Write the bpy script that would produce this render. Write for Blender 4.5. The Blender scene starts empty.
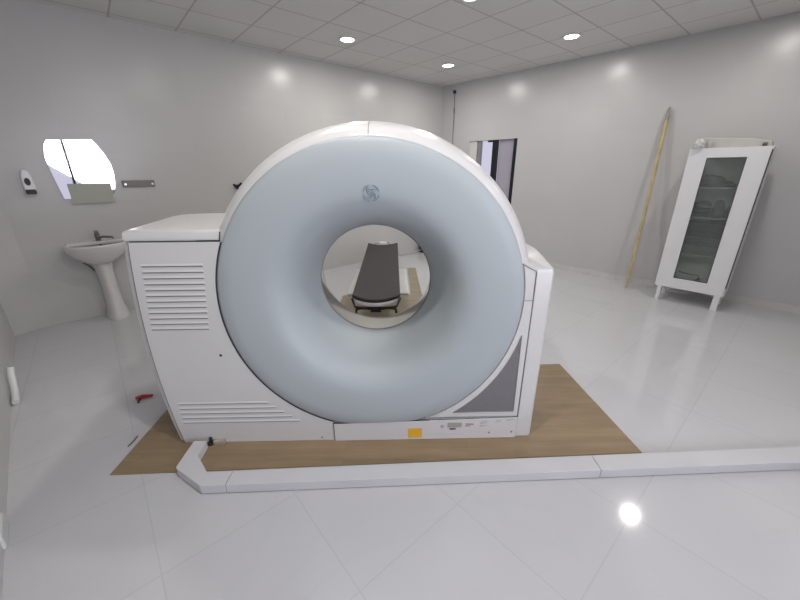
import bpy, bmesh, math, random
from mathutils import Vector, Matrix
random.seed(7)
C = bpy.context.scene
COL = C.collection
PI = math.pi
A0 = 0.7083                      # room axis angle
U = Vector((math.cos(A0), math.sin(A0)))
V = Vector((-U.y, U.x))
H = 3.08                         # ceiling height

# ------------------------------------------------------------------ materials
MATS = {}
def mat(name, col, rough=0.5, metal=0.0, noise=0.0, nscale=8.0, bump=0.0, bscale=60.0, spec=0.5,
        emit=None, estr=0.0, alpha=1.0, trans=0.0, coat=0.0):
    if name in MATS: return MATS[name]
    m = bpy.data.materials.new(name); m.use_nodes = True
    nt = m.node_tree; b = nt.nodes['Principled BSDF']
    b.inputs['Base Color'].default_value = (*col, 1)
    b.inputs['Roughness'].default_value = rough
    b.inputs['Metallic'].default_value = metal
    b.inputs['Specular IOR Level'].default_value = spec
    b.inputs['Alpha'].default_value = alpha
    b.inputs['Transmission Weight'].default_value = trans
    b.inputs['Coat Weight'].default_value = coat
    if emit:
        b.inputs['Emission Color'].default_value = (*emit, 1)
        b.inputs['Emission Strength'].default_value = estr
    tc = nt.nodes.new('ShaderNodeTexCoord')
    n = nt.nodes.new('ShaderNodeTexNoise'); n.inputs['Scale'].default_value = nscale
    n.inputs['Detail'].default_value = 4
    nt.links.new(tc.outputs['Object'], n.inputs['Vector'])
    r = nt.nodes.new('ShaderNodeValToRGB')
    k = noise
    r.color_ramp.elements[0].position = 0.3; r.color_ramp.elements[1].position = 0.7
    r.color_ramp.elements[0].color = (*[max(0, c*(1-k)) for c in col], 1)
    r.color_ramp.elements[1].color = (*[min(1, c*(1+k)) for c in col], 1)
    nt.links.new(n.outputs['Fac'], r.inputs['Fac'])
    nt.links.new(r.outputs['Color'], b.inputs['Base Color'])
    if bump > 0:
        n2 = nt.nodes.new('ShaderNodeTexNoise'); n2.inputs['Scale'].default_value = bscale
        nt.links.new(tc.outputs['Object'], n2.inputs['Vector'])
        bp = nt.nodes.new('ShaderNodeBump'); bp.inputs['Strength'].default_value = bump
        bp.inputs['Distance'].default_value = 0.01
        nt.links.new(n2.outputs['Fac'], bp.inputs['Height'])
        nt.links.new(bp.outputs['Normal'], b.inputs['Normal'])
    MATS[name] = m
    return m

def tile_mat(name, col, groutcol, w, h, off, mortar, rough, vein=0.0, veincol=(0.6, 0.6, 0.6), axis='xy',
             bump=0.3, mottling=0.03, rmin=None):
    m = bpy.data.materials.new(name); m.use_nodes = True
    nt = m.node_tree; L = nt.links; b = nt.nodes['Principled BSDF']
    b.inputs['Roughness'].default_value = rough
    tc = nt.nodes.new('ShaderNodeTexCoord')
    mp = nt.nodes.new('ShaderNodeMapping')
    mp.inputs['Location'].default_value = (-off[0], -off[1], 0)
    if axis == 'xz':
        sx = nt.nodes.new('ShaderNodeSeparateXYZ'); cx = nt.nodes.new('ShaderNodeCombineXYZ')
        L.new(tc.outputs['Object'], sx.inputs[0])
        L.new(sx.outputs['X'], cx.inputs['X']); L.new(sx.outputs['Z'], cx.inputs['Y'])
        L.new(cx.outputs[0], mp.inputs['Vector'])
    else:
        L.new(tc.outputs['Object'], mp.inputs['Vector'])
    br = nt.nodes.new('ShaderNodeTexBrick')
    br.offset = 0.0; br.squash = 1.0
    br.inputs['Scale'].default_value = 1.0
    br.inputs['Brick Width'].default_value = w
    br.inputs['Row Height'].default_value = h
    br.inputs['Mortar Size'].default_value = mortar
    br.inputs['Mortar Smooth'].default_value = 0.3
    br.inputs['Color1'].default_value = (*[c*0.985 for c in col], 1)
    br.inputs['Color2'].default_value = (*[min(1, c*1.015) for c in col], 1)
    br.inputs['Mortar'].default_value = (*groutcol, 1)
    L.new(mp.outputs[0], br.inputs['Vector'])
    # large soft mottling
    n = nt.nodes.new('ShaderNodeTexNoise'); n.inputs['Scale'].default_value = 1.3; n.inputs['Detail'].default_value = 5
    L.new(tc.outputs['Object'], n.inputs['Vector'])
    mr = nt.nodes.new('ShaderNodeMapRange'); mr.inputs[1].default_value = .3; mr.inputs[2].default_value = .7
    mr.inputs[3].default_value = 1-mottling; mr.inputs[4].default_value = 1.0
    L.new(n.outputs['Fac'], mr.inputs[0])
    mx = nt.nodes.new('ShaderNodeMix'); mx.data_type = 'RGBA'; mx.blend_type = 'MULTIPLY'; mx.inputs[0].default_value = 1
    cc = nt.nodes.new('ShaderNodeCombineColor')
    for i in range(3): L.new(mr.outputs[0], cc.inputs[i])
    L.new(br.outputs['Color'], mx.inputs[6]); L.new(cc.outputs[0], mx.inputs[7])
    out = mx.outputs[2]
    if vein > 0:
        n2 = nt.nodes.new('ShaderNodeTexNoise'); n2.inputs['Scale'].default_value = 0.9
        n2.inputs['Detail'].default_value = 6; n2.inputs['Distortion'].default_value = 0.9
        L.new(tc.outputs['Object'], n2.inputs['Vector'])
        s = nt.nodes.new('ShaderNodeMath'); s.operation = 'SUBTRACT'; s.inputs[1].default_value = .5
        a = nt.nodes.new('ShaderNodeMath'); a.operation = 'ABSOLUTE'
        m2 = nt.nodes.new('ShaderNodeMapRange'); m2.inputs[1].default_value = 0; m2.inputs[2].default_value = .022
        m2.inputs[3].default_value = vein; m2.inputs[4].default_value = 0
        L.new(n2.outputs['Fac'], s.inputs[0]); L.new(s.outputs[0], a.inputs[0]); L.new(a.outputs[0], m2.inputs[0])
        m3 = nt.nodes.new('ShaderNodeMix'); m3.data_type = 'RGBA'
        L.new(m2.outputs[0], m3.inputs[0]); L.new(out, m3.inputs[6]); m3.inputs[7].default_value = (*veincol, 1)
        out = m3.outputs[2]
    L.new(out, b.inputs['Base Color'])
    bp = nt.nodes.new('ShaderNodeBump'); bp.invert = True
    bp.inputs['Strength'].default_value = bump; bp.inputs['Distance'].default_value = 0.003
    L.new(br.outputs['Fac'], bp.inputs['Height']); L.new(bp.outputs['Normal'], b.inputs['Normal'])
    MATS[name] = m
    return m

def glass_mat(name, tint, rough=0.02, opacity=0.15, gcol=None):
    m = bpy.data.materials.new(name); m.use_nodes = True
    nt = m.node_tree; L = nt.links
    nt.nodes.remove(nt.nodes['Principled BSDF'])
    out = [n for n in nt.nodes if n.type == 'OUTPUT_MATERIAL'][0]
    t = nt.nodes.new('ShaderNodeBsdfTransparent'); t.inputs[0].default_value = (*tint, 1)
    g = nt.nodes.new('ShaderNodeBsdfGlossy'); g.inputs['Roughness'].default_value = rough
    g.inputs[0].default_value = (.9, .92, .92, 1)
    fr = nt.nodes.new('ShaderNodeFresnel'); fr.inputs[0].default_value = 1.5
    m1 = nt.nodes.new('ShaderNodeMixShader')
    L.new(fr.outputs[0], m1.inputs[0]); L.new(t.outputs[0], m1.inputs[1]); L.new(g.outputs[0], m1.inputs[2])
    d = nt.nodes.new('ShaderNodeBsdfDiffuse'); d.inputs[0].default_value = (*(gcol or (.6, .62, .6)), 1)
    m2 = nt.nodes.new('ShaderNodeMixShader'); m2.inputs[0].default_value = opacity
    L.new(m1.outputs[0], m2.inputs[1]); L.new(d.outputs[0], m2.inputs[2])
    L.new(m2.outputs[0], out.inputs[0])
    MATS[name] = m
    return m

# palette (linear)
M_floor = tile_mat('polished_floor_tile', (.53, .53, .545), (.475, .475, .49), .6, .6, (.46, .20), .0035, .09, vein=.12,
                   veincol=(.43, .44, .46), bump=.15)
M_wall = tile_mat('gloss_wall_tile', (.53, .525, .53), (.51, .505, .51), .6, .3, (0, 0), .0012, .28, axis='xz', bump=.03, mottling=.03)
M_wall2 = tile_mat('gloss_wall_tile_shaded', (.52, .515, .50), (.50, .495, .48), .6, .3, (0, 0), .0012, .28, axis='xz', bump=.03, mottling=.03)  # same tile, dimmer light on left and back walls put into its colour
M_ceil = tile_mat('ceiling_panel', (.70, .70, .675), (.50, .46, .45), .6, .6, (.57, .31), .010, .75, bump=.3)
M_skirt = mat('skirting_tile', (.60, .59, .58), .2, noise=.04)
M_vinyl = None
def vinyl(name, c1, c2):
    m = bpy.data.materials.new(name); m.use_nodes = True
    nt = m.node_tree; L = nt.links; b = nt.nodes['Principled BSDF']; b.inputs['Roughness'].default_value = .42
    tc = nt.nodes.new('ShaderNodeTexCoord')
    br = nt.nodes.new('ShaderNodeTexBrick'); br.offset = .37
    br.inputs['Brick Width'].default_value = .75; br.inputs['Row Height'].default_value = .085
    br.inputs['Scale'].default_value = 1; br.inputs['Mortar Size'].default_value = .0012
    br.inputs['Color1'].default_value = (*c1, 1); br.inputs['Color2'].default_value = (*c2, 1)
    br.inputs['Mortar'].default_value = (*[c*.8 for c in c1], 1)
    L.new(tc.outputs['Object'], br.inputs['Vector'])
    mp = nt.nodes.new('ShaderNodeMapping'); mp.inputs['Scale'].default_value = (2.2, 14, 1)
    n = nt.nodes.new('ShaderNodeTexNoise'); n.inputs['Scale'].default_value = 1.5; n.inputs['Detail'].default_value = 6
    L.new(tc.outputs['Object'], mp.inputs[0]); L.new(mp.outputs[0], n.inputs['Vector'])
    mr = nt.nodes.new('ShaderNodeMapRange'); mr.inputs[1].default_value = .3; mr.inputs[2].default_value = .7
    mr.inputs[3].default_value = .84; mr.inputs[4].default_value = 1.08
    L.new(n.outputs['Fac'], mr.inputs[0])
    cc = nt.nodes.new('ShaderNodeCombineColor')
    for i in range(3): L.new(mr.outputs[0], cc.inputs[i])
    mx = nt.nodes.new('ShaderNodeMix'); mx.data_type = 'RGBA'; mx.blend_type = 'MULTIPLY'; mx.inputs[0].default_value = 1
    L.new(br.outputs['Color'], mx.inputs[6]); L.new(cc.outputs[0], mx.inputs[7]); L.new(mx.outputs[2], b.inputs['Base Color'])
    return m
M_vinyl = vinyl('wood_look_vinyl', (.285, .205, .122), (.25, .18, .105))
M_vinyl2 = vinyl('greyed_wood_vinyl', (.31, .265, .19), (.275, .235, .17))
M_marble = mat('white_marble', (.55, .55, .565), .15, noise=.03, nscale=3)
M_body = mat('scanner_white', (.58, .58, .57), .32, noise=.012, nscale=2)
M_rim = mat('scanner_rim_white', (.59, .585, .58), .28, noise=.01)
M_blue = mat('scanner_pale_blue', (.365, .402, .42), .5, noise=.015, nscale=2)
M_seam = mat('dark_gap', (.03, .03, .035), .7)
M_seam2 = mat('grey_gap', (.22, .21, .21), .6)
M_louvre = mat('louvre_shadow_grey', (.20, .195, .195), .5)
M_chrome = mat('brushed_steel', (.62, .61, .58), .22, metal=1, noise=.03)
M_tube = mat('bore_liner', (.74, .72, .66), .13, metal=.85, noise=.02)
M_grille = mat('grey_mesh', (.17, .165, .175), .6, noise=.25, nscale=160, bump=.4, bscale=300)
M_black = mat('black_plastic', (.015, .014, .016), .45)
M_cush = mat('black_vinyl_pad', (.028, .022, .023), .6, noise=.1, bump=.1)
M_orange = mat('orange_sticker', (.72, .40, .03), .5)
M_lcd = mat('grey_label', (.33, .34, .31), .4)
M_print = mat('print_grey', (.36, .35, .36), .6)
M_red = mat('print_red', (.42, .2, .2), .6)
M_logo = mat('emblem_grey', (.22, .27, .31), .5)
M_logo2 = mat('emblem_mid', (.33, .39, .43), .5)
M_ceramic = mat('sink_ceramic', (.64, .62, .61), .12, noise=.01)
M_cab = mat('cabinet_white', (.74, .74, .76), .35, noise=.01)
M_cabin = mat('cabinet_inside', (.80, .84, .81), .6)
M_gasket = mat('dark_gasket', (.06, .06, .065), .5)
M_cream = mat('reflection_cream', (.47, .46, .43), .5, noise=.05)
M_cloth = mat('charcoal_cloth', (.035, .04, .042), .9, noise=.3, bump=.5, bscale=25)
M_cloth2 = mat('grey_cloth', (.11, .12, .125), .9, noise=.3, bump=.5, bscale=25)
M_cloth3 = mat('mid_grey_cloth', (.2, .215, .215), .9, noise=.2, bump=.4, bscale=25)
M_wood = mat('pale_wood', (.50, .40, .22), .55, noise=.2, nscale=6)
M_woodd = mat('weathered_tip', (.33, .30, .24), .7)
M_redp = mat('red_plastic', (.4, .015, .03), .4)
M_wire = mat('dark_wire', (.16, .15, .15), .5, metal=.3)
M_frame = mat('black_window_frame', (.006, .006, .012), .35)
M_gframe = mat('grey_window_frame', (.23, .23, .25), .4)
M_light = mat('downlight_diffuser', (1, 1, 1), .5, emit=(1, .98, .94), estr=14)
M_trim = mat('downlight_trim', (.8, .8, .78), .4)
M_frost = mat('frosted_plastic', (.50, .51, .46), .35, noise=.05)
M_pipe = mat('white_plastic', (.66, .67, .66), .35)
M_bag = mat('crumpled_film', (.55, .56, .55), .2, noise=.25, nscale=30, bump=.4)
M_steel = mat('dull_steel', (.17, .165, .15), .4, metal=.4, noise=.1)
M_grey = mat('soft_grey_plastic', (.40, .39, .40), .45)
m = bpy.data.materials.new('mirror_silver'); m.use_nodes = True
b = m.node_tree.nodes['Principled BSDF']; b.inputs['Base Color'].default_value = (.93, .93, .95, 1)
b.inputs['Metallic'].default_value = 1; b.inputs['Roughness'].default_value = .02
M_mirror = m
M_cabglass = glass_mat('cabinet_glass', (.94, .97, .95), .04, .075, (.50, .54, .52))  # faint diffuse veil brightens the unlit cabinet interior
M_winglass = glass_mat('window_glass', (.93, .93, .97), .02, .02)
M_frostpane = glass_mat('frosted_pane', (.6, .58, .66), .3, .55, (.55, .53, .58))
M_shelfglass = glass_mat('frosted_shelf_glass', (.5, .52, .47), .25, .72, (.56, .57, .50))

# ------------------------------------------------------------------ mesh helpers
def finish(name, bm, material, parent=None, smooth=None, bevel=0.0, loc=None, rotz=None, mats=None):
    bmesh.ops.recalc_face_normals(bm, faces=bm.faces[:])
    me = bpy.data.meshes.new(name); bm.to_mesh(me); bm.free()
    o = bpy.data.objects.new(name, me); COL.objects.link(o)
    for mm in (mats or [material]): me.materials.append(mm)
    if smooth is not None:
        for p in me.polygons: p.use_smooth = True
        me.set_sharp_from_angle(angle=math.radians(smooth))
    if bevel > 0:
        md = o.modifiers.new('bevel', 'BEVEL'); md.width = bevel; md.segments = 3; md.limit_method = 'ANGLE'
        md.angle_limit = math.radians(40)
    if parent: o.parent = parent
    if loc is not None: o.location = loc
    if rotz is not None: o.rotation_euler = (0, 0, rotz)
    return o
def BM(): return bmesh.new()
def box(bm, x0, x1, y0, y1, z0, z1, M=None):
    vs = [bm.verts.new((x, y, z)) for x in (x0, x1) for y in (y0, y1) for z in (z0, z1)]
    if M:
        for v in vs: v.co = M @ v.co
    for f in ((0,1,3,2),(4,6,7,5),(0,4,5,1),(2,3,7,6),(0,2,6,4),(1,5,7,3)):
        bm.faces.new([vs[i] for i in f])
def prism(bm, pts, a, b, axis='y'):
    """extrude a closed 2D outline; axis 'y': pts are (x,z); axis 'z': pts are (x,y)"""
    def mk(p, t): return (p[0], t, p[1]) if axis == 'y' else (p[0], p[1], t)
    A = [bm.verts.new(mk(p, a)) for p in pts]; B = [bm.verts.new(mk(p, b)) for p in pts]
    bm.faces.new(A); bm.faces.new(B[::-1])
    n = len(pts)
    for i in range(n): bm.faces.new((A[i], B[i], B[(i+1) % n], A[(i+1) % n]))
def tube(bm, pts, r, seg=10, caps=True):
    pts = [Vector(p) for p in pts]; rs = r if isinstance(r, (list, tuple)) else [r]*len(pts)
    prev = None; rings = []
    ref = None
    for i, p in enumerate(pts):
        d = (pts[min(i+1, len(pts)-1)] - pts[max(i-1, 0)]).normalized()
        if ref is None:
            ref = Vector((0, 0, 1)) if abs(d.z) < .9 else Vector((1, 0, 0))
        s = d.cross(ref).normalized(); t = s.cross(d).normalized(); ref = t
        rings.append([bm.verts.new(p + rs[i]*(math.cos(a)*s + math.sin(a)*t)) for a in [2*PI*k/seg for k in range(seg)]])
    for A, B in zip(rings, rings[1:]):
        for k in range(seg): bm.faces.new((A[k], A[(k+1) % seg], B[(k+1) % seg], B[k]))
    if caps: bm.faces.new(rings[0][::-1]); bm.faces.new(rings[-1])
def lathe_y(bm, prof, cx, cz, seg=128, a0=0, a1=2*PI, close=False):
    """profile of (radius, y) about an axis along y through (cx, cz)"""
    full = abs(a1-a0-2*PI) < 1e-6; n = seg if full else seg+1
    R = []
    for k in range(n):
        a = a0+(a1-a0)*k/seg
        R.append([bm.verts.new((cx+r*math.cos(a), y, cz+r*math.sin(a))) for r, y in prof])
    for k in range(n if full else n-1):
        A, B = R[k], R[(k+1) % n]
        for i in range(len(prof)-1 if not close else len(prof)):
            j = (i+1) % len(prof); bm.faces.new((A[i], B[i], B[j], A[j]))
def lathe_z(bm, prof, cx=0, cy=0, seg=32, sx=1, sy=1):
    R = [[bm.verts.new((cx+sx*r*math.cos(2*PI*k/seg), cy+sy*r*math.sin(2*PI*k/seg), z)) for r, z in prof] for k in range(seg)]
    for k in range(seg):
        A, B = R[k], R[(k+1) % seg]
        for i in range(len(prof)-1): bm.faces.new((A[i], B[i], B[i+1], A[i+1]))
    for i in (0, len(prof)-1):
        if prof[i][0] > 1e-5:
            try: bm.faces.new([R[k][i] for k in range(seg)])
            except Exception: pass
    bmesh.ops.remove_doubles(bm, verts=bm.verts[:], dist=1e-5)
def thing(name, label, cat, loc=(0, 0, 0), rotz=0, group=None):
    o = bpy.data.objects.new(name, None); COL.objects.link(o); o.location = loc; o.rotation_euler = (0, 0, rotz)
    o.empty_display_size = .1
    return tag(o, label, cat, group)
def tag(o, label, cat, group=None):
    o['label'] = label; o['category'] = cat
    if group: o['group'] = group
    return o
def struct(o): o['kind'] = 'structure'; return o
def uv(u, v, z=0): p = u*U+v*V; return Vector((p.x, p.y, z))

# ------------------------------------------------------------------ room shell
bm = BM(); box(bm, -2.2, 6.6, -3.0, 5.6, -.12, 0)
struct(finish('floor', bm, M_floor, rotz=A0))
bm = BM(); box(bm, -2.2, 6.6, -3.0, 5.6, H, H+.1)
struct(finish('ceiling', bm, M_ceil, rotz=A0))

def wall(name, p, q, thick, holes=(), material=None):
    """wall from p to q (world xy), local x along it, thickness to local +y; holes = (s0,s1,z0,z1)"""
    p = Vector(p); q = Vector(q); L = (q-p).length; a = math.atan2((q-p).y, (q-p).x)
    bm = BM(); xs = 0
    for s0, s1, z0, z1 in sorted(holes):
        box(bm, xs, s0, 0, thick, 0, H)
        if z0 > 0.001: box(bm, s0, s1, 0, thick, 0, z0)
        box(bm, s0, s1, 0, thick, z1, H)
        xs = s1
    box(bm, xs, L, 0, thick, 0, H)
    bmesh.ops.remove_doubles(bm, verts=bm.verts[:], dist=1e-4)
    return struct(finish(name, bm, material or M_wall, loc=(p.x, p.y, 0), rotz=a)), a
VW = 5.22
P = Vector((2.6834, 5.7343)); Q = Vector((4.6548, 3.7202)); D = (Q-P).normalized()
def hit_right(v):        # point on the right wall line with room coordinate v
    t = (v-P.dot(V))/D.dot(V); return P+D*t
cornerR = hit_right(VW); rw_end = hit_right(-2.6)
lw0 = uv(-.66, VW).xy                                        # start of the left-back wall
wall('wall_back', lw0, cornerR, .15, material=M_wall2)
s_off = (P-cornerR).length
def sR(s): return s+s_off                                     # wall s coordinate to local x
WS0, WS1, WZ0, WZ1 = -1.95, -.975, .80, 2.09
wr, aR = wall('wall_right', cornerR, rw_end, .15, holes=[(sR(WS0), sR(WS1), WZ0, WZ1)])
ret = uv(-.925, 5.11).xy
lwe = uv(-.60, 1.25).xy
wall('wall_left', lwe, ret, .15, material=M_wall2)
wall('wall_unseen_recess', uv(-1.8, 1.25).xy, lwe, .15, material=M_wall2)  # unseen recess, added so the mirror catches more of the bright window
wall('wall_side', uv(-1.8, -2.6).xy, uv(-1.8, 1.25).xy, .15, material=M_wall2)
wall('wall_corner_return', ret, lw0, .15, material=M_wall2)
fw0, fw1 = rw_end, uv(-1.8, -2.6).xy                          # front wall, behind the camera
Lf = (fw1-fw0).length
FH = (Lf-5.0, Lf-.5, .75, 2.6)
wall('wall_front', fw0, fw1, .15, holes=[FH])

# skirting on the right wall and back wall
bm = BM(); box(bm, 0, (rw_end-cornerR).length, -.010, 0, 0, .085)
struct(finish('baseboard_right', bm, M_skirt, loc=(cornerR.x, cornerR.y, 0), rotz=aR))

# window in the right wall near the corner
def w_part(name, x0, x1, y0, y1, z0, z1, m, parent, a=aR, org=cornerR, kind=None):
    bm = BM(); box(bm, x0, x1, y0, y1, z0, z1)
    o = finish(name, bm, m, parent, bevel=.003)
    return o
win = bpy.data.objects.new('window_1', None); COL.objects.link(win); struct(win)
win.location = (cornerR.x, cornerR.y, 0); win.rotation_euler = (0, 0, aR)
a0, a1 = sR(WS0), sR(WS1)
w_part('frame_stile', a1-.065, a1, .0, .06, WZ0, WZ1, M_frame, win)
w_part('frame_stile', a0, a0+.16, .02, .08, WZ0, WZ1, M_skirt, win)
w_part('mullion', a0+.50, a0+.60, .0, .055, WZ0, WZ1, M_frame, win)
w_part('sash_stile', a0+.17, a0+.25, .03, .07, WZ0, WZ1, M_gframe, win)
w_part('head_rail', a0+.4, a0+.54, .0, .05, WZ1-.035, WZ1, M_frame, win)
w_part('sill', a0, a1, -.02, .12, WZ0-.03, WZ0, M_skirt, win)
w_part('clear_pane', a0+.16, a0+.52, .04, .046, WZ0, WZ1, M_winglass, win)
w_part('frosted_pane', a0+.60, a1-.065, .06, .066, WZ0, WZ1, M_frostpane, win)
# big window behind the camera
aF = math.atan2((fw1-fw0).y, (fw1-fw0).x)
win2 = bpy.data.objects.new('window_2', None); COL.objects.link(win2); struct(win2)
win2.location = (fw0.x, fw0.y, 0); win2.rotation_euler = (0, 0, aF)
for k, x in enumerate((FH[0], FH[0]+1.6, Lf-1.63, FH[1]-.06)):
    w_part('frame_stile', x, x+.06, .0, .06, FH[2], FH[3], M_frame, win2)
w_part('frame_rail', FH[0], FH[1], .0, .06, FH[2], FH[2]+.05, M_frame, win2)
w_part('frame_rail', FH[0], FH[1], .0, .06, FH[3]-.05, FH[3], M_frame, win2)
w_part('pane', FH[0]+.06, FH[1]-.06, .03, .036, FH[2]+.05, FH[3]-.05, M_winglass, win2)

# ------------------------------------------------------------------ downlights
def downlight(u, v, label, k=1.0):
    p = uv(u, v, H)
    t = thing('downlight', label, 'ceiling light', (p.x, p.y, H), 0, 'round recessed ceiling downlights')
    bm = BM(); lathe_z(bm, [(.078, -.001), (.105, -.001), (.107, -.006), (.098, -.012), (.080, -.010), (.078, -.001)], seg=40)
    finish('trim_ring', bm, M_trim, t, smooth=40)
    bm = BM(); lathe_z(bm, [(0, -.009), (.05, -.009), (.079, -.006)], seg=40)
    finish('diffuser', bm, M_light, t, smooth=40)
    ld = bpy.data.lights.new('downlight_lamp', 'AREA'); ld.shape = 'DISK'; ld.size = .15; ld.energy = LW*k; ld.color = (1, .965, .92)
    lo = bpy.data.objects.new('downlight_lamp', ld); COL.objects.link(lo); lo.parent = t; lo.location = (0, 0, -.02)
LW = 14
downlight(2.80, 4.21, 'glowing round downlight at left, nearest the back wall with the sink')
downlight(4.58, 4.19, 'smallest glowing downlight, nearest the far room corner')
downlight(4.80, 2.43, 'rightmost glowing round downlight, nearest the right wall', .8)
downlight(3.06, 2.55, 'downlight cut off by the top of the picture, above the scanner')
downlight(4.84, .59, 'downlight out of frame above the glass-door cabinet side', .8)
downlight(1.2, 2.45, 'unseen fill downlight added over the left half of the scanner')  # added lamp, lifts the housing top and left side
downlight(.55, .9, 'unseen fill downlight added over the floor left of the kerb', 1.7)  # added lamp, stronger, brightens the dim left floor
for kk, (uu, vv, ww) in enumerate(((.9, -.8, 'left'), (3.06, -1.0, 'right'))):
    downlight(uu, vv, 'unseen fill downlight added behind the viewpoint, ' + ww + ' one of its row')  # added lamps, give the foreground more light from above


# ------------------------------------------------------------------ CT scanner
CX, CZ = -.149, .927
g = thing('ct_scanner', 'white ring-shaped CT scanner gantry with pale blue face standing on wood-look vinyl', 'scanner', (0, 1.76, 0), math.radians(1.0))
RF = .821
# funnel-shaped blue face (local y = world y - 1.76)
prof = [(RF, .030), (RF, .004), (.815, -.007), (.795, -.016), (.75, -.024), (.68, -.024), (.61, -.020), (.55, -.010), (.50, .014),
        (.455, .060), (.422, .125), (.396, .205), (.378, .290), (.366, .370), (.359, .43)]
# smooth profile by subdivision (Catmull-Rom)
def cr(pts, n=4):
    out = []
    for i in range(len(pts)-1):
        p0 = pts[max(i-1, 0)]; p1 = pts[i]; p2 = pts[i+1]; p3 = pts[min(i+2, len(pts)-1)]
        for k in range(n):
            t = k/n
            out.append(tuple(.5*((2*p1[j])+(-p0[j]+p2[j])*t+(2*p0[j]-5*p1[j]+4*p2[j]-p3[j])*t*t+(-p0[j]+3*p1[j]-3*p2[j]+p3[j])*t**3) for j in range(len(p1))))
    out.append(tuple(pts[-1])); return out
bm = BM(); lathe_y(bm, [prof[0]]+cr(prof[1:]), CX, CZ, 160)
# flat cut along the base panel
res = bmesh.ops.bisect_plane(bm, geom=bm.verts[:]+bm.edges[:]+bm.faces[:], plane_co=(0, 0, .148), plane_no=(-.025, 0, 1), clear_inner=True)
finish('front_ring', bm, M_blue, g, smooth=60)
# white rim drum
rimprof = [(RF-.004, .020), (RF+.0005, .0035), (.836, .012), (.856, .030), (.875, .066), (.889, .11), (.901, .18), (.912, .26), (.919, .32), (.921, .40), (.921, .62), (.91, .70), (.88, .76), (.80, .79)]
bm = BM(); lathe_y(bm, cr(rimprof, 3), CX, CZ, 160)
bmesh.ops.bisect_plane(bm, geom=bm.verts[:]+bm.edges[:]+bm.faces[:], plane_co=(0, 0, .14), plane_no=(0, 0, 1), clear_inner=True)
finish('drum_cover', bm, M_rim, g, smooth=50)
bm = BM()
pts = []
for r, y in cr(rimprof, 3)[3:26]: pts.append((CX+.008, y, CZ+r+.0005))
for A, B in zip(pts, pts[1:]):
    w = .0018
    vs = [bm.verts.new(q) for q in ((A[0]-w, A[1]-.001, A[2]+.001), (A[0]+w, A[1]-.001, A[2]+.001), (B[0]+w, B[1]-.001, B[2]+.001), (B[0]-w, B[1]-.001, B[2]+.001))]
    bm.faces.new(vs)
finish('top_seam', bm, M_seam2, g)
# rear cover with flared opening
bm = BM(); lathe_y(bm, [(.80, .79), (.60, .80), (.48, .79), (.43, .77), (.408, .745)], CX, CZ, 96)
bmesh.ops.bisect_plane(bm, geom=bm.verts[:]+bm.edges[:]+bm.faces[:], plane_co=(0, 0, .14), plane_no=(0, 0, 1), clear_inner=True)
finish('rear_cover', bm, M_rim, g, smooth=50)
bm = BM(); lathe_y(bm, [(.357, .428), (.360, .46), (.375, .60), (.408, .745)], CX, CZ, 128)
finish('bore_liner', bm, M_tube, g, smooth=60)
bm = BM(); lathe_y(bm, [(.362, .425), (.3555, .425), (.3555, .436), (.362, .436)], CX, CZ, 128, close=True)
finish('bore_edge_seal', bm, M_seam2, g)

# left cabinet housing: plan outline widening to the back, sides slightly bulged
def arc(R, a0, a1, n=40): return [(CX+R*math.cos(a0+(a1-a0)*k/n), CZ+R*math.sin(a0+(a1-a0)*k/n)) for k in range(n+1)]
RG = .826
def zx_bulge(z):   # extra outward bulge of the left side
    t = max(0, min(1, z/1.3)); return .055*math.sin(PI*t)**.8
zs = [0.007, .12, .3, .5, .7, .9, 1.1, 1.2, 1.275]
plan = [(-1.375, .012), (-1.39, .02), (-1.40, .06), (-1.43, .2), (-1.47, .42), (-1.505, .62), (-1.50, .70), (-1.44, .76), (-1.30, .79), (-.62, .785), (-.62, .52), (-.76, .30), (-1.03, .06), (-1.03, .012)]
bm = BM(); rings = []
for z in zs:
    b_ = zx_bulge(z) if z < 1.27 else 0
    rings.append([bm.verts.new((x-(b_ if x < -1.33 else 0), y, z)) for x, y in plan])
for A, B in zip(rings, rings[1:]):
    for i in range(len(plan)):
        j = (i+1) % len(plan)
        bm.faces.new((A[i], A[j], B[j], B[i]))
bm.faces.new(rings[0][::-1])
bmesh.ops.remove_doubles(bm, verts=bm.verts[:], dist=1e-5)
finish('side_housing', bm, M_body, g, smooth=35)
# its top cap
def cap_ring(o, z): return [(-1.386+o, .006+o), (-1.40+o, .06), (-1.43+o, .2), (-1.47+o, .42), (-1.505+o, .62), (-1.50+o, .70-o*.3), (-1.44, .76-o), (-1.30, .79-o), (-.62, .79-o), (-.62, .10), (-.905, .08), (-.905, .006+o)]
bm = BM(); rings = []
for o_, z in ((0, 1.276), (0, 1.312), (.006, 1.320), (.02, 1.324)):
    rings.append([bm.verts.new((x, y, z)) for x, y in cap_ring(o_, z)])
for A, B in zip(rings, rings[1:]):
    for i in range(len(A)): bm.faces.new((A[i], A[(i+1) % len(A)], B[(i+1) % len(A)], B[i]))
bm.faces.new(rings[0][::-1]); bm.faces.new(rings[-1])
finish('top_cap', bm, M_rim, g, smooth=40)
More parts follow.
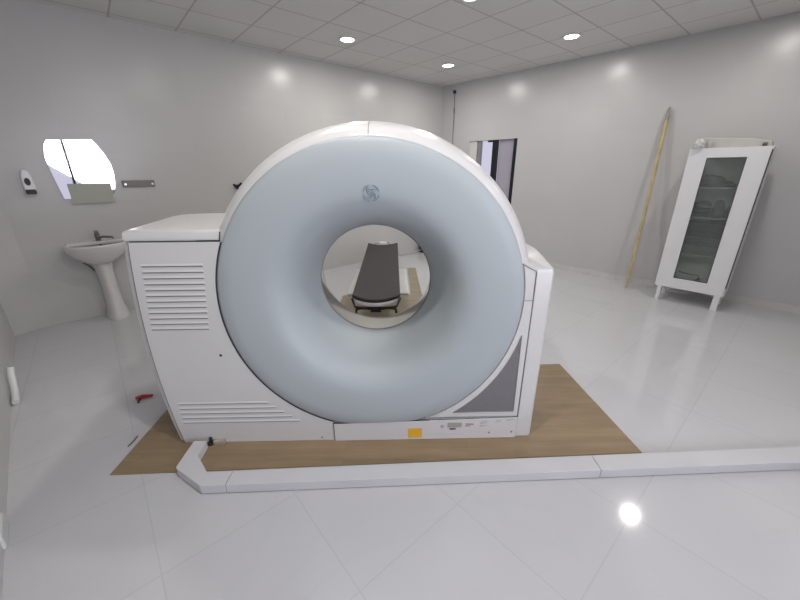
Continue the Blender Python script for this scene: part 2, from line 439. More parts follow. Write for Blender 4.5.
# left front panel with circular cut-out
za = 1.268
ang0 = PI-math.asin((za-CZ)/RG)
xe = -.416; ang1 = 2*PI-math.acos((xe-CX)/RG); ang1 = PI+math.acos(-(xe-CX)/RG)
def strip_panel(left, right, y0, y1):
    """closed slab between two matching chains of (x, z) points"""
    bm = BM()
    Lf_, Rf_ = [bm.verts.new((x, y0, z)) for x, z in left], [bm.verts.new((x, y0, z)) for x, z in right]
    Lb_, Rb_ = [bm.verts.new((x, y1, z)) for x, z in left], [bm.verts.new((x, y1, z)) for x, z in right]
    n = len(left)
    for i in range(n-1):
        bm.faces.new((Lf_[i], Lf_[i+1], Rf_[i+1], Rf_[i])); bm.faces.new((Lb_[i], Rb_[i], Rb_[i+1], Lb_[i+1]))
        bm.faces.new((Lf_[i], Lb_[i], Lb_[i+1], Lf_[i+1])); bm.faces.new((Rf_[i], Rf_[i+1], Rb_[i+1], Rb_[i]))
    bm.faces.new((Lf_[0], Rf_[0], Rb_[0], Lb_[0])); bm.faces.new((Lf_[-1], Lb_[-1], Rb_[-1], Rf_[-1]))
    bmesh.ops.remove_doubles(bm, verts=bm.verts[:], dist=1e-6)
    return bm
right_ = arc(RG, ang0, ang1, 48)+[(-.416, .006)]
left = [(-1.352-zx_bulge(z)*.9, z) for x, z in right_]
bm = strip_panel(left, right_, -.004, .012)
fpl = finish('front_panel', bm, M_body, g)
# seams
bm = BM()
tube(bm, [(x, -.004, z) for x, z in arc(RG-.003, ang0, ang1, 60)], .0036, 6)
finish('panel_gap', bm, M_seam, g); bm = BM()
tube(bm, [(-1.352, -.003, za+.003), (-.905, -.003, za+.003)], .0028, 6)
tube(bm, [(-.905, -.003, za+.002), (-.899, -.004, za+.03), (-.896, 0, za+.05)], .003, 6)
finish('panel_gap', bm, M_seam, g)
bm = BM(); tube(bm, [(-1.356-zx_bulge(z)*.9, -.001, z) for z in [.006+(za-.006)*k/14 for k in range(15)]], .0022, 6)
finish('panel_gap', bm, M_louvre, g)
# louvres
def louvres(rows, name):
    bm = BM()
    for x0, x1, z in rows:
        y = -.004
        vs = [(x0, y, z+.008), (x1, y, z+.008), (x1, y-.004, z-.003), (x0, y-.004, z-.003), (x0, y-.0005, z-.0100), (x1, y-.0005, z-.0100)]
        v = [bm.verts.new(q) for q in vs]
        bm.faces.new((v[0], v[3], v[2], v[1])); f = bm.faces.new((v[3], v[4], v[5], v[2])); f.material_index = 1
        bm.faces.new((v[0], v[4], v[3])); bm.faces.new((v[1], v[2], v[5]))
    return finish(name, bm, None, fpl, mats=[M_body, M_louvre])
louvres([(-1.325-.038*k/11, -1.013-.038*k/11, 1.150-.0324*k) for k in range(12)], 'louvre_vent')
louvres([(-1.33, -.80+.045*k, .300-.034*k) for k in range(5)], 'louvre_vent')
def disc(name, x, z, r, m, parent, y=-.0055, seg=20):
    bm = BM(); prism(bm, [(x+r*math.cos(2*PI*k/seg), z+r*math.sin(2*PI*k/seg)) for k in range(seg)], y, y+.004)
    return finish(name, bm, m, parent)
disc('key_lock', -1.019, .622, .008, M_seam, fpl)
disc('screw', -.496, .028, .006, M_louvre, fpl)

# right front panel
top = 1.125
aT = math.asin((top-CZ)/RG); zb = .166; aB = -math.asin((CZ-zb)/RG)
lft = arc(RG, aB, aT, 40)
rgt = [(.7215-.004*max(0, (z-.9)/.2), z) for x, z in lft]; rgt[-1] = (.716, 1.100)
bm = strip_panel(lft, rgt, -.004, .012)
fpr = finish('front_panel', bm, M_body, g)
# triangular grille
RG2 = .877; GX, GZ = -.165, .93
b0 = math.atan2(.205-GZ, .317-GX); b1 = math.atan2(.72-GZ, .686-GX)
pts = [(GX+RG2*math.cos(b0+(b1-b0)*k/24), GZ+RG2*math.sin(b0+(b1-b0)*k/24)) for k in range(25)]
bm = strip_panel(pts, [(.694-.008*(z-.207)/.52, z) for x, z in pts], -.0065, -.002)
pts = pts+[(.694, .207)]
gr = finish('vent_grille', bm, M_grille, fpr)
bm = BM(); tube(bm, [(x, -.007, z) for x, z in pts+[pts[0]]], .0022, 6)
finish('grille_edge', bm, M_seam2, gr)
bm = BM(); tube(bm, [(.645, -.004, 1.135), (.724, -.004, 1.092), (.7255, -.004, .9), (.727, -.004, .166)], .0034, 6)
finish('panel_gap', bm, M_seam2, g)
bm = BM(); tube(bm, [(.675, -.005, .93), (.722, -.005, .93)], .0015, 6)
finish('panel_gap', bm, M_louvre, g)
bm = BM(); tube(bm, [(.727, -.004, .166), (.727, -.004, .02)], .0016, 6)
finish('panel_gap', bm, M_louvre, g)
# right housing
planr = [(.728, .0), (.812, .0), (.826, .014), (.84, .08), (.885, .3), (.92, .5), (.92, .64), (.88, .74), (.80, .785), (.29, .785), (.29, .52), (.43, .30), (.728, .06)]
bm = BM(); rings = []
for z, o_, in ((.007, 0), (.3, 0), (.7, 0), (1.085, 0), (1.10, .004), (1.11, .018)):
    rings.append([bm.verts.new((x-(o_ if x > .8 else 0), y+(o_ if y < .05 else (-o_ if y > .7 else 0)), z + (.09*max(0, (.80-x))/.17 if z > 1 and x < .73 and y < .7 else 0)*0)) for x, y in planr])
for A, B in zip(rings, rings[1:]):
    for i in range(len(planr)):
        bm.faces.new((A[i], A[(i+1) % len(planr)], B[(i+1) % len(planr)], B[i]))
bm.faces.new(rings[-1]); bm.faces.new(rings[0][::-1])
finish('side_housing', bm, M_body, g, smooth=35)
# small sloped shoulder between drum and right housing
bm = BM(); prism(bm, [(.56, 1.0), (.58, 1.215), (.64, 1.165), (.70, 1.125), (.735, 1.111), (.80, 1.1095), (.80, 1.09), (.72, 1.0)], .006, .70)
finish('shoulder_cover', bm, M_rim, g, smooth=40)

# base panel
bm = BM(); prism(bm, [(-.413, .006), (.724, .006), (.724, .162), (-.413, .135)], -.014, .04)
bp = finish('base_panel', bm, M_rim, g, bevel=.002)
bm = BM(); tube(bm, [(-.416, -.010, .137), (.18, -.010, .150)], .0042, 6)
finish('panel_gap', bm, M_seam, g)
bm = BM(); tube(bm, [(.18, -.011, .1515), (.722, -.011, .1635)], .0022, 6)
finish('panel_gap', bm, M_seam, g)
bm = BM(); tube(bm, [(-.4145, -.011, .006), (-.4145, -.011, .135)], .0026, 6)
finish('panel_gap', bm, M_seam2, g)
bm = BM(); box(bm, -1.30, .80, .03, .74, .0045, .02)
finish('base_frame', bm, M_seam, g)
def plate(name, x0, x1, z0, z1, m, parent=bp, y=-.0155):
    bm = BM(); box(bm, x0, x1, y, y+.0025, z0, z1); return finish(name, bm, m, parent)
plate('orange_sticker', .045, .130, .022, .092, M_orange)
plate('grey_display_label', .290, .378, .095, .130, M_lcd)
plate('black_label', .305, .342, .078, .087, M_seam)
disc('round_mark', .257, .103, .012, M_print, bp, y=-.0155)
# tiny printing: a red mark and faint lines of type
bm = BM()
for i, (x0, x1, z) in enumerate(((.40, .45, .118), (.405, .455, .110), (.398, .43, .101))): box(bm, x0, x1, -.0155, -.013, z, z+.004)
finish('red_printed_mark', bm, M_red, bp)
for grp in (((.50, .535, .135), (.495, .53, .125), (.49, .51, .118), (.49, .54, .104), (.49, .515, .097)), ((.59, .62, .138), (.585, .61, .128)), ((.655, .70, .147), (.655, .68, .137))):
    bm = BM()
    for (x0, x1, z) in grp:
        x = x0
        while x < x1: w = random.uniform(.003, .007); box(bm, x, x+w, -.0152, -.013, z, z+.0035); x += w+.002
    finish('printed_lettering', bm, M_lcd, bp)
bm = BM()
x = .17
while x < .40: w = random.uniform(.003, .008); box(bm, x, x+w, -.0150, -.013, .042, .045); x += w+.003
finish('printed_lettering', bm, mat('faint_print', (.5, .49, .48), .6), bp)
disc('screw', .553, .049, .0065, M_seam2, bp, y=-.0160); disc('screw', .695, .053, .0065, M_seam2, bp, y=-.0160)
bm = BM(); box(bm, .128, .134, -.012, -.004, .158, .170); box(bm, .146, .151, -.012, -.004, .150, .176); box(bm, .12, .148, -.012, -.004, .171, .174)
finish('panel_clip', bm, M_seam2, g)
# levelling feet at the left bottom corner
for x in (-1.315, -1.185):
    bm = BM(); lathe_z(bm, [(.0, 0.0045), (.022, .0045), (.022, .014), (.009, .018), (.009, .05), (0, .05)], x, .02 if x < -1.25 else -.014, 16)
    finish('levelling_foot', bm, M_black, g, smooth=30)
bm = BM(); box(bm, -1.165, -1.10, -.03, .005, .006, .034)
finish('foot_bracket', bm, mat('beige_bracket', (.36, .31, .27), .5, noise=.2, nscale=30), g, bevel=.003)

# round emblem on the ring top
def face_y(r):
    pr = cr(prof[1:])
    for (r0, y0), (r1, y1) in zip(pr, pr[1:]):
        if r1 <= r <= r0: return y0+(y1-y0)*(r-r0)/(r1-r0+1e-9)
    return 0
ex, ez = -.135, 1.497
def on_face(x, z, lift=.0025): return (x, face_y(math.hypot(x-CX, z-CZ))-lift, z)
em = None
bm = BM(); seg = 40; RE = .040
cen = bm.verts.new(on_face(ex, ez)); rg = [bm.verts.new(on_face(ex+RE*math.cos(2*PI*k/seg), ez+RE*math.sin(2*PI*k/seg))) for k in range(seg)]
for k in range(seg): bm.faces.new((cen, rg[k], rg[(k+1) % seg]))
em = finish('emblem', bm, M_logo2, g, smooth=60)
bm = BM()
def stroke(pts, w=.0022): tube(bm, [on_face(ex+a, ez+b, .004) for a, b in pts], w, 6)
for k in range(4):
    c0 = PI/2*k+.22
    stroke([(RE*.96*math.cos(c0+t*.1), RE*.96*math.sin(c0+t*.1)) for t in range(12)], .0026)
for k in range(4):
    c0 = PI/2*k+PI/4
    stroke([((RE*.78-.004*t)*math.cos(c0+.28*(t-1)), (RE*.78-.004*t)*math.sin(c0+.28*(t-1))) for t in range(5)], .0028)
stroke([(-.004, .02), (-.012, .014), (-.014, 0), (-.008, -.012), (0, -.008), (.002, .004), (-.006, .002)], .0022)
stroke([(.014, .018), (.006, .014), (.008, .004), (.014, .001), (.007, -.004), (.006, -.013), (.016, -.014)], .0022)
finish('emblem_strokes', bm, M_logo, em)

# ------------------------------------------------------------------ vinyl mats
def flat(name, pts, z0, z1, m):
    c = sum((Vector(p) for p in pts), Vector((0, 0)))/len(pts)
    bm = BM(); prism(bm, [(p[0]-c.x, p[1]-c.y) for p in pts], z0, z1, 'z')
    return finish(name, bm, m, loc=(c.x, c.y, 0))
tag(flat('vinyl_sheet', [(-1.64, 1.49), (1.445, 1.628), (1.39, 2.645), (.2, 2.60), (-1.70, 2.56)], .0005, .0045, M_vinyl),
    'wood-look brown vinyl floor sheet under the scanner and behind the white kerb', 'floor sheet')
tag(flat('vinyl_sheet', [(-.77, 2.66), (.55, 2.70), (.50, 4.47), (.30, 4.47), (.275, 5.85), (.13, 5.85), (.15, 4.47), (-.775, 4.46)], .0005, .0045, M_vinyl2),
    'greyish wood-look vinyl sheet with narrow strip, beneath the black patient table', 'floor sheet')

# ------------------------------------------------------------------ marble kerb
k_ = thing('stone_kerb', 'low white marble kerb strip bent at its left end, in front of the scanner', 'kerb', (-1.06, 1.42, 0))
KS = .9935
def fy(x): return 1.372+(x+1.059)*.0395
def iy(x): return 1.462+(x+1.069)*.046
def slab(pts):
    bm = BM(); prism(bm, [(p[0]*KS+1.06, p[1]*KS-1.42) for p in pts], .0046, .06, 'z'); finish('kerb_slab', bm, M_marble, k_, bevel=.0025)
e = .0016
slab([(-1.059, fy(-1.059)), (-.93-e, fy(-.93)), (-.93-e, iy(-.93)), (-1.069, 1.462), (-1.185, 1.585), (-1.195, 1.70), (-1.272, 1.70), (-1.262, 1.50), (-1.25, 1.485)])
slab([(-.93+e, fy(-.93)), (1.10-e, fy(1.10)), (1.10-e, iy(1.10)), (-.93+e, iy(-.93))])
slab([(1.10+e, fy(1.10)), (4.1, fy(4.1)), (4.1, iy(4.1)), (1.10+e, iy(1.10))])
bm = BM()
for x in (-.93, 1.10): box(bm, x*KS+1.06-e*.9, x*KS+1.06+e*.9, fy(x)*KS-1.42+.002, iy(x)*KS-1.42-.002, .006, .0575)
finish('joint_filler', bm, M_louvre, k_)

# ------------------------------------------------------------------ patient table
t = thing('patient_table', 'narrow patient couch with black padded top seen through the scanner opening', 'medical table', (-.255, 4.47, 0), math.radians(1.0))
def couch_outline(w0, w1, y0, y1, bow, notch, n=14):
    pts = []
    for k in range(n+1):
        a = -1+2*k/n; pts.append((w0*a, y0-bow*(1-a*a)))
    for k in range(n+1):
        a = 1-2*k/n; pts.append((w1*a, y1-notch*(1-abs(a)**2.2)))
    return pts
def dished(name, outl, z0, th, dish, m, bev):
    bm = BM(); prism(bm, outl, z0, z0+th, 'z')
    return finish(name, bm, m, t, bevel=bev)
Y0, Y1 = -1.28, 1.33
dished('pad', couch_outline(.235, .245, Y0, Y1, .14, .20), .43, .035, 0, M_cush, .012)
dished('couch_board', couch_outline(.225, .235, Y0-.005, Y1-.02, .15, .18), .395, .033, 0, M_cab, .01)
bm = BM()
tube(bm, [(-.12, Y1-.08, .452), (-.10, Y1+.0, .462), (-.05, Y1+.04, .465), (.05, Y1+.04, .465), (.10, Y1+.0, .462), (.12, Y1-.08, .452)], .018, 8)
finish('head_rest', bm, M_grey, t, smooth=50)
bm = BM(); prism(bm, [(.07*math.cos(2*PI*k/20), Y1-.07+.05*math.sin(2*PI*k/20)) for k in range(20)], .44, .485, 'z')
finish('head_cushion', bm, M_pipe, t, bevel=.008)
bm = BM(); box(bm, -.05, .05, Y0-.13, Y0+.02, .33, .41)
lk = finish('latch_block', bm, M_black, t, bevel=.006)
bm = BM()
tube(bm, [(-.195, Y0-.07, .30), (-.19, Y0-.085, .345), (-.15, Y0-.09, .358), (.15, Y0-.09, .358), (.19, Y0-.085, .345), (.195, Y0-.07, .30)], .0125, 8)
finish('front_bar', bm, M_black, t, smooth=50)
bm = BM(); tube(bm, [(-.235, Y0+.0, .425), (-.20, Y0-.09, .375), (-.03, Y0-.11, .355)], .012, 8); tube(bm, [(.235, Y0+.0, .425), (.20, Y0-.09, .375), (.03, Y0-.11, .355)], .012, 8)
finish('front_bracket', bm, M_black, t, smooth=50)
bm = BM(); box(bm, -.46, .38, 0.0, 1.25, .0048, .03)
finish('base', bm, M_pipe, t, bevel=.01)
bm = BM(); box(bm, -.19, .19, .2, 1.0, .029, .397)
finish('column', bm, M_pipe, t, bevel=.02)

# ------------------------------------------------------------------ pedestal sink (back wall). local: x along wall (u), y out of the wall = -v
def on_back(u, z=0, off=0.0): return uv(u, VW-off, z)
snk = thing('pedestal_sink', 'white ceramic pedestal washbasin on the back wall beside the scanner', 'sink', tuple(on_back(-.06, .0)), A0)
snk_dz = .035
# local -y points into the room
def basin():
    bm = BM(); n = 40; rings = []
    # (scale x, scale y, z, yshift)
    BZ = .045
    secs = [(.05, .05, .60), (.11, .10, .62), (.17, .13, .66), (.235, .175, .715), (.265, .20, .77), (.275, .215, .805), (.278, .218, .825), (.27, .21, .832),
            (.245, .175, .828), (.235, .165, .80), (.20, .14, .745), (.13, .09, .715), (.04, .03, .705)]
    for sx, sy, z in secs:
        r = []
        for k in range(n):
            a = 2*PI*k/n; x = sx*math.cos(a); y = sy*math.sin(a)
            if y > 0: x = sx*(1 if x > 0 else -1)*abs(math.cos(a))**.45; 
            r.append(bm.verts.new((x, -.215+y, z+BZ)))
        rings.append(r)
    for A, B in zip(rings, rings[1:]):
        for k in range(n): bm.faces.new((A[k], A[(k+1) % n], B[(k+1) % n], B[k]))
    bm.faces.new(rings[0]); bm.faces.new(rings[-1])
    return bm
finish('basin', basin(), M_ceramic, snk, smooth=60)
bm = BM(); box(bm, -.25, .25, -.13, -.004, .845, .881); finish('tap_ledge', bm, M_ceramic, snk, bevel=.012)
bm = BM()
rings = []
for hw, y0, z in ((.115, -.31, .0005), (.112, -.305, .03), (.09, -.27, .12), (.078, -.25, .35), (.085, -.27, .58), (.11, -.30, .70)):
    r = []
    for k in range(17):
        a = PI*k/16; r.append(bm.verts.new((hw*math.cos(a), -.06+(y0+.06)*math.sin(a), z)))
    rings.append(r)
for A, B in zip(rings, rings[1:]):
    for k in range(17): bm.faces.new((A[k], A[(k+1) % 17], B[(k+1) % 17], B[k]))
bm.faces.new(rings[0]); bm.faces.new(rings[-1])
finish('pedestal', bm, M_ceramic, snk, smooth=50)
bm = BM(); tube(bm, [(.03, -.075, .875), (.03, -.075, .945), (.03, -.08, .975)], [.024, .024, .019], 14)
box(bm, .010, .048, -.12, -.06, .967, .99)
fa = finish('faucet', bm, M_steel, snk, smooth=40)
bm = BM(); tube(bm, [(.03, -.09, .915), (.08, -.15, .93), (.15, -.205, .925), (.16, -.21, .91)], [.013, .012, .011, .011], 10)
finish('spout', bm, M_steel, fa, smooth=50)
disc2 = BM(); tube(disc2, [(.035, -.125, .835), (.035, -.150, .83)], .014, 12); finish('overflow_hole', disc2, M_black, snk)
bm = BM(); tube(bm, [(-.06, -.02, .50), (-.09, -.05, .56), (-.12, -.08, .62), (-.16, -.1, .66)], .008, 8); finish('supply_hose', bm, M_steel, snk, smooth=50)

# ------------------------------------------------------------------ items on the back wall
def UB(s): return -.66+s
# mirror outline (u, z)
mo = [(-.195, 1.905), (.16, 1.925), (.195, 1.87), (.235, 1.78), (.265, 1.69), (.272, 1.60), (.262, 1.50), (.24, 1.40), (.19, 1.33), (-.20, 1.335), (-.215, 1.44), (-.235, 1.60), (-.245, 1.75), (-.222, 1.86)]
um = UB(.66)
mr_ = thing('wall_mirror', 'frameless curved-edge wall mirror above the washbasin', 'mirror', tuple(on_back(um, 1.33)), A0)
bm = BM(); prism(bm, [(x, z-1.33) for x, z in mo], -.010, -.0055); finish('mirror_glass', bm, M_mirror, mr_)
bm = BM(); prism(bm, [(x*1.01, (z-1.62)*1.01+.29) for x, z in mo], -.0053, -.0008); finish('backing', bm, M_grey, mr_)
sh = thing('frosted_shelf', 'frosted greenish rectangular panel shelf overlapping the bottom of the mirror', 'shelf', tuple(on_back(UB(.69), 1.28)), A0)
bm = BM(); box(bm, -.175, .185, -.035, -.028, 0, .205); finish('panel', bm, M_shelfglass, sh, bevel=.002)
bm = BM(); box(bm, -.165, .175, -.03, -.012, .0, .012); finish('ledge', bm, M_frost, sh, bevel=.002)
bm = BM()
bm.free()
for x in (-.12, .12):
    bm = BM(); tube(bm, [(x, -.03, .006), (x, -.001, .006)], .006, 10); finish('wall_stud', bm, M_chrome, sh)
dp = thing('soap_dispenser', 'small white soap dispenser with dark oval window on the wall left of the mirror', 'dispenser', tuple(on_back(UB(.235), 1.42)), A0)
bm = BM()
prism(bm, [(-.038, .0), (.040, .0), (.043, .05), (.038, .14), (.025, .205), (-.02, .21), (-.037, .15), (-.043, .06)], -.075, -.001)
finish('body', bm, mat('bright_white_plastic', (.82, .82, .84), .3), dp, bevel=.014)
bm = BM(); prism(bm, [(.022*math.cos(2*PI*k/24), .095+.036*math.sin(2*PI*k/24)) for k in range(24)], -.079, -.070); finish('window', bm, M_black, dp, bevel=.002)
bm = BM(); box(bm, -.036, .038, -.085, -.02, -.022, .022); finish('push_lever', bm, M_black, dp, bevel=.006)
ho = thing('steel_holder', 'flat stainless steel bracket plate with two bright studs on the wall right of the mirror', 'holder', tuple(on_back(UB(1.135), 1.435)), A0)
bm = BM(); box(bm, -.155, .155, -.02, -.001, 0, .072); finish('plate', bm, M_steel, ho, bevel=.004)
for x in (-.125, .13):
    bm = BM(); tube(bm, [(x, -.018, .032), (x, -.034, .032)], [.016, .012], 14); finish('stud', bm, M_chrome, ho)
hk = thing('coat_hook', 'small black hook on the back wall just left of the scanner ring', 'hook', tuple(on_back(UB(2.22), 1.40)), A0)
bm = BM(); tube(bm, [(-.05, -.05, .035), (-.03, -.035, .005), (0, -.006, -.01), (.02, -.04, .02), (.05, -.055, .05)], .013, 8); finish('prongs', bm, M_black, hk, smooth=50)
bm = BM(); box(bm, -.02, .02, -.012, -.001, -.03, .03); finish('back_plate', bm, M_black, hk, bevel=.003)

# ------------------------------------------------------------------ cable near the far corner
def on_right(s, z=0, off=0.0):
    p = P+D*s; n = Vector((-D.y, D.x))            # local +y of the wall
    n = -Vector((D.y*-1, D.x)) if False else n
    q = p-n*off; return Vector((q.x, q.y, z))
cb = thing('hanging_cable', 'thin grey cable with black plug hanging down the wall near the far corner', 'cable', tuple(on_right(-2.33, 0, .0)), aR)
bm = BM(); tube(bm, [(0, -.012, 2.93), (.006, -.014, 2.6), (-.002, -.014, 2.3), (-.004, -.013, 1.6), (.0, -.013, .5)], .006, 6); finish('cord', bm, M_wire, cb, smooth=50)
bm = BM(); box(bm, -.024, .024, -.04, -.001, 2.925, 2.975); finish('plug', bm, M_black, cb, bevel=.005)
bm = BM(); tube(bm, [(.004, -.014, 2.68), (.004, -.014, 2.60)], .012, 8); finish('cable_joint', bm, M_wire, cb)
p = uv(5.02, 5.09)
cc_ = thing('black_adaptor', 'small black plastic box on the floor in the far corner, seen through the scanner opening', 'box', (p.x, p.y, 0), A0)
bm = BM(); box(bm, -.09, .12, -.06, .06, .0, .20); finish('body', bm, M_black, cc_, bevel=.01)
bm = BM(); tube(bm, [(-.08, 0, .06), (-.25, .03, .012), (-.6, .06, .010)], .010, 8); finish('lead', bm, M_grey, cc_, smooth=50)

# ------------------------------------------------------------------ wooden pole leaning on the right wall
pb = Vector((3.225, 4.70, .001)); pt = on_right(1.08, 2.32, .03)
pole = thing('wooden_pole', 'long thin pale wooden pole leaning against the right wall beside the glass-door cabinet', 'pole', tuple(pb))
d = pt-pb
bm = BM(); tube(bm, [(0, 0, .012), tuple(d*.5+Vector((.008, 0, 0))), tuple(d*.935)], [.020, .021, .023], 10); finish('shaft', bm, M_wood, pole, smooth=50)
bm = BM(); tube(bm, [tuple(d*.935), tuple(d*1.0)], [.0235, .010], 10); finish('dark_tip', bm, M_woodd, pole, smooth=50)

# ------------------------------------------------------------------ cabinet
cp = Vector((3.357, 4.249)); cq = Vector((3.735, 3.835)); cd = (cq-cp).normalized(); aC = math.atan2(cd.y, cd.x)
cab = thing('display_cabinet', 'tall white cabinet on legs with narrow glass door against the right wall', 'cabinet', (cp.x, cp.y, 0), aC)
X0, X1, ZB, ZT, DP = -.065, .612, .185, 1.805, .38     # local y>0 towards wall
T = .02
bm = BM()
box(bm, X0, X0+T, .022, DP, ZB, ZT); box(bm, X1-T, X1, .022, DP, ZB, ZT)
box(bm, X0+T, X1-T, .022, DP, ZT-T, ZT); box(bm, X0+T, X1-T, .022, DP, ZB, ZB+T)
finish('carcass', bm, M_cab, cab)
bm = BM(); box(bm, X0+T, X1-T, DP-.012, DP-.002, ZB+T, ZT-T); finish('back_panel', bm, M_cabin, cab)
G0, G1, GZ0, GZ1 = .105, .435, .315, 1.705
bm = BM()
box(bm, X0, G0, 0, .02, ZB+.0, ZT); box(bm, G1, X1-.012, 0, .02, ZB+.0, ZT)
box(bm, G0, G1, 0, .02, GZ1, ZT); box(bm, G0, G1, 0, .02, ZB, GZ0)
dr = finish('door', bm, M_cab, cab)
bm = BM(); box(bm, G0, G1, .008, .012, GZ0, GZ1); finish('glass_pane', bm, M_cabglass, dr)
bm = BM(); w = .006
box(bm, G0, G0+w, -.002, .013, GZ0, GZ1); box(bm, G1-w, G1, -.002, .013, GZ0, GZ1); box(bm, G0, G1, -.002, .013, GZ1-w, GZ1); box(bm, G0, G1, -.002, .013, GZ0, GZ0+w)
finish('glass_gasket', bm, M_gasket, dr)
bm = BM(); box(bm, X1-.011, X1-.001, .004, .022, ZB+.1, ZT-.03); finish('hinge_gap', bm, M_gasket, cab)
for x, y in ((X0, 0.002), (X1-.085, 0.002), (X0, DP-.05), (X1-.085, DP-.05)):
    bm = BM()
    xx = x+.06 if x < 0.2 else x+.025
    vs = [(xx-.03 if x < .2 else xx, 0), ]
    box(bm, x+.035 if x < .2 else x, x+.075 if x < .2 else x+.06, y, y+.045, .0, ZB)
    finish('leg', bm, M_cab, cab, bevel=.003)
shelfz = [1.395, 1.06, .62, ZB+T]
for z in shelfz[:3]:
    bm = BM(); box(bm, X0+T+.001, X1-T-.001, .05, DP-.013, z-.016, z); finish('shelf', bm, mat('shelf_board', (.36, .38, .36), .5), cab, bevel=.002)
CM = Matrix.Translation((cp.x, cp.y, 0)) @ Matrix.Rotation(aC, 4, 'Z')
def blob(bm, cx, cy, z0, sx, sy, sz, seed=0, flat=.0, n=2):
    tmp = bmesh.new(); bmesh.ops.create_icosphere(tmp, subdivisions=3, radius=1)
    rnd = random.Random(seed); ph = [rnd.uniform(0, 6) for _ in range(6)]
    mp = {}
    for v in tmp.verts:
        c = v.co.copy(); k = 1+.10*math.sin(5*c.x+ph[0])*math.sin(4*c.y+ph[1])+.07*math.sin(9*c.z+ph[2]+3*c.x)+.05*math.sin(13*c.y+ph[3])
        c *= k; z = max(c.z, -.6)
        mp[v] = bm.verts.new((cx+c.x*sx, cy+c.y*sy, z0+(z+.6)*sz/1.6))
    for f in tmp.faces: bm.faces.new([mp[v] for v in f.verts])
    tmp.free()
def item(name, label, cat, x, z, fn, m, group=None, smooth=50, y=.17, bevel=0):
    loc = CM @ Vector((x, y, z+.0012)); bm = BM(); fn(bm)
    o = finish(name, bm, m, smooth=smooth, loc=tuple(loc), rotz=aC, bevel=bevel); tag(o, label, cat, group); return o
item('folded_jacket', 'dark crumpled garment on the top shelf of the glass-door cabinet', 'clothing', .20, 1.395,
     lambda b: (blob(b, -.02, 0, 0, .125, .12, .13, 3), blob(b, .10, 0, 0, .11, .10, .06, 5)), M_cloth2)
def stackbox(b):
    box(b, -.085, .085, -.11, .11, 0, .05)
item('black_case', 'flat black case at the bottom of the stack on the second cabinet shelf', 'case', .17, 1.06, stackbox, M_cloth, smooth=None, bevel=.012)
item('black_case', 'black case on top of the flat black case in the cabinet', 'case', .165, 1.1125, lambda b: box(b, -.075, .08, -.10, .10, 0, .045), M_cloth, smooth=None, bevel=.012)
item('grey_bundle', 'grey cloth bundle resting on top of the two black cases in the cabinet', 'cloth', .165, 1.159, lambda b: blob(b, 0, 0, 0, .085, .09, .075, 11), M_cloth3)
item('grey_bag', 'tall grey fabric bag in the middle of the second cabinet shelf', 'bag', .315, 1.06, lambda b: blob(b, 0, 0, 0, .055, .09, .20, 21), M_cloth2)
item('black_pouch', 'black tilted pouch at the right end of the second cabinet shelf', 'pouch', .42, 1.06, lambda b: (blob(b, 0, 0, 0, .04, .07, .13, 8), blob(b, .02, 0, .08, .03, .05, .09, 9)), M_cloth)
for k, (z, h, mm, lab) in enumerate(((.62, .11, M_cloth3, 'light grey folded blanket at the bottom of the cabinet middle stack'),
                                     (.7325, .10, M_cloth2, 'mid grey folded blanket in the middle of the cabinet stack'),
                                     (.8350, .16, M_cloth, 'charcoal folded blanket on top of the cabinet blanket stack'))):
    item('folded_blanket', lab, 'blanket', .27, z,
         lambda b, h=h, k=k: [box(b, -.21+.006*j, .21-.008*((j*7+k) % 3), -.11, .12, j*h/3, (j+1)*h/3-.001) for j in range(3)], mm, smooth=None, bevel=.012)
item('coiled_wire', 'thin dark wire lying on the floor of the glass-door cabinet', 'wire', .15, ZB+T, lambda b: tube(b, [(-.03, 0, .16), (.03, 0, .150), (.10, -.01, .146), (.17, 0, .15), (.175, 0, .13), (.12, .02, .01)], .006, 6), M_wire)
item('dark_ball', 'small dark lump beside the wire at the bottom of the glass-door cabinet', 'lump', .345, ZB+T, lambda b: blob(b, 0, 0, 0, .035, .035, .15, 14), M_cloth2, y=.10)
# on top of the cabinet
item('wall_reflection', 'cream block standing in for the cabinet top reflected in the glossy wall', 'reflection', .28, ZT,  # solid shape in place of a reflection of the cabinet top
     lambda b: prism(b, [(-.27, 0), (.31, 0), (.30, .045), (.12, .085), (-.22, .105), (-.27, .10)], -.12, .15), M_cream, smooth=None, y=.18, bevel=.006)
item('plastic_bag', 'crumpled clear plastic bag on the left end of the cabinet top', 'bag', .005, ZT, lambda b: blob(b, 0, 0, 0, .05, .035, .10, 31), M_bag, y=.0)
item('bottle_cap', 'small dark bottle cap at the right end of the cabinet top', 'cap', .535, ZT, lambda b: tube(b, [(-.018, 0, .018), (.018, 0, .018)], .017, 12), M_gasket, y=.03, smooth=40)
item('small_bottle', 'tiny grey bottle beside the plastic bag on the cabinet top', 'knob', .095, ZT, lambda b: tube(b, [(0, 0, 0), (0, 0, .05), (0, 0, .07)], [.022, .022, .012], 12), M_grey, y=.03, smooth=40)

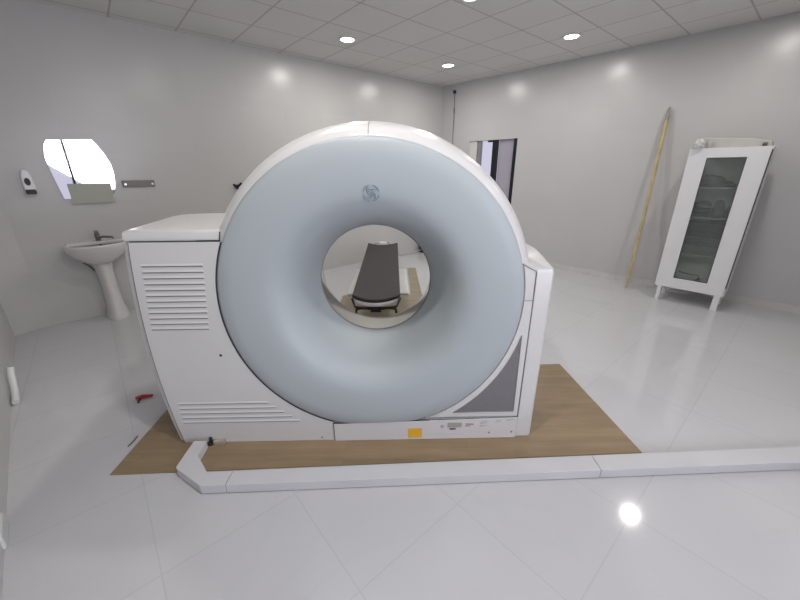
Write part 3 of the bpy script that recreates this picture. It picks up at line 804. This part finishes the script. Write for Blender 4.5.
# ------------------------------------------------------------------ small things on the floor
rc = thing('red_clip', 'small red plastic clip lying on the white floor left of the scanner', 'clip', (-1.93, 2.20, 0), math.radians(18))
bm = BM(); tube(bm, [(-.055, 0, .014), (-.01, .004, .016), (.055, .0, .014)], [.010, .016, .009], 10); finish('body', bm, M_redp, rc, smooth=50)
bm = BM(); tube(bm, [(-.028, 0, .010), (-.022, -.06, .008)], [.009, .006], 8); finish('prong', bm, M_seam, rc, smooth=50)
bm = BM(); tube(bm, [(-.004, -.045, .005), (.0, .0, .006), (-.008, .045, .005)], .0035, 8)
tag(finish('metal_rod', bm, M_wire, smooth=50, loc=(-1.69, 1.75, 0)), 'thin grey metal rod on the floor left of the wood-look vinyl', 'rod')
wl0 = lwe; wd = (ret-wl0).normalized(); aL = math.atan2(wd.y, wd.x); wn = Vector((wd.y, -wd.x))
p = Vector((-3.02, 2.40))
bm = BM(); tube(bm, [(-.07, .12, .20), (-.065, .10, .15), (-.03, .06, .09), (.03, .0, .045), (.11, -.08, .024)], .022, 12)
pp = finish('plastic_pipe', bm, M_pipe, smooth=50, loc=(-2.93, 2.21, 0)); tag(pp, 'bent white plastic pipe offcut by the left wall', 'pipe')
bm = BM(); box(bm, -.09, .09, -.07, -.01, 0, .08)
p = Vector((-1.90, 1.10))+wn*.0
tag(finish('stone_block', bm, M_pipe, loc=(p.x, p.y, 0), rotz=aL, bevel=.01), 'small white block at the foot of the left wall, cut by the picture edge', 'block')

# ------------------------------------------------------------------ daylight and world
def area(name, loc, target, sx, sy, energy, col):
    ld = bpy.data.lights.new(name, 'AREA'); ld.shape = 'RECTANGLE'; ld.size = sx; ld.size_y = sy; ld.energy = energy; ld.color = col
    o = bpy.data.objects.new(name, ld); COL.objects.link(o); o.location = loc
    o.rotation_euler = (Vector(target)-Vector(loc)).to_track_quat('-Z', 'Z').to_euler(); return o
fm = fw0+(fw1-fw0)*((FH[0]+FH[1])/2/Lf)
nin = V
lp = Vector((fm.x, fm.y, 1.65))-Vector((nin.x, nin.y, 0))*.25
area('daylight_window', lp, lp+Vector((nin.x, nin.y, 0)), 4.4, 1.8, 200, (.955, .955, 1))
w = bpy.data.worlds.new('world'); C.world = w; w.use_nodes = True
nt = w.node_tree; bg = nt.nodes['Background']
sky = nt.nodes.new('ShaderNodeTexSky'); sky.sky_type = 'HOSEK_WILKIE'; sky.turbidity = 6; sky.sun_direction = (.3, -.5, .8)
mx = nt.nodes.new('ShaderNodeMix'); mx.data_type = 'RGBA'; mx.inputs[0].default_value = .9; mx.inputs[7].default_value = (.82, .80, .93, 1)
nt.links.new(sky.outputs[0], mx.inputs[6]); nt.links.new(mx.outputs[2], bg.inputs[0])
bg.inputs[1].default_value = 1.0

# ------------------------------------------------------------------ camera
pch, rol, f = .35798, .0069, 347.5
cpi, spi, c_, s_ = math.cos(pch), math.sin(pch), math.cos(rol), math.sin(rol)
X = Vector((1, 0, 0)); Yd = Vector((0, -spi, -cpi)); Z = Vector((0, cpi, -spi))
xr = c_*X+s_*Yd; yd = -s_*X+c_*Yd
Mx = Matrix.Identity(4)
for i in range(3): Mx[i][0] = xr[i]; Mx[i][1] = -yd[i]; Mx[i][2] = -Z[i]
Mx[0][3], Mx[1][3], Mx[2][3] = 0, 0, 1.6
cd_ = bpy.data.cameras.new('camera'); cam = bpy.data.objects.new('camera', cd_); COL.objects.link(cam)
cam.matrix_world = Mx; cd_.sensor_width = 36; cd_.lens = f/800*36; cd_.clip_start = .05
C.camera = cam
C.view_settings.view_transform = 'Standard'; C.view_settings.look = 'None'; C.view_settings.exposure = 0
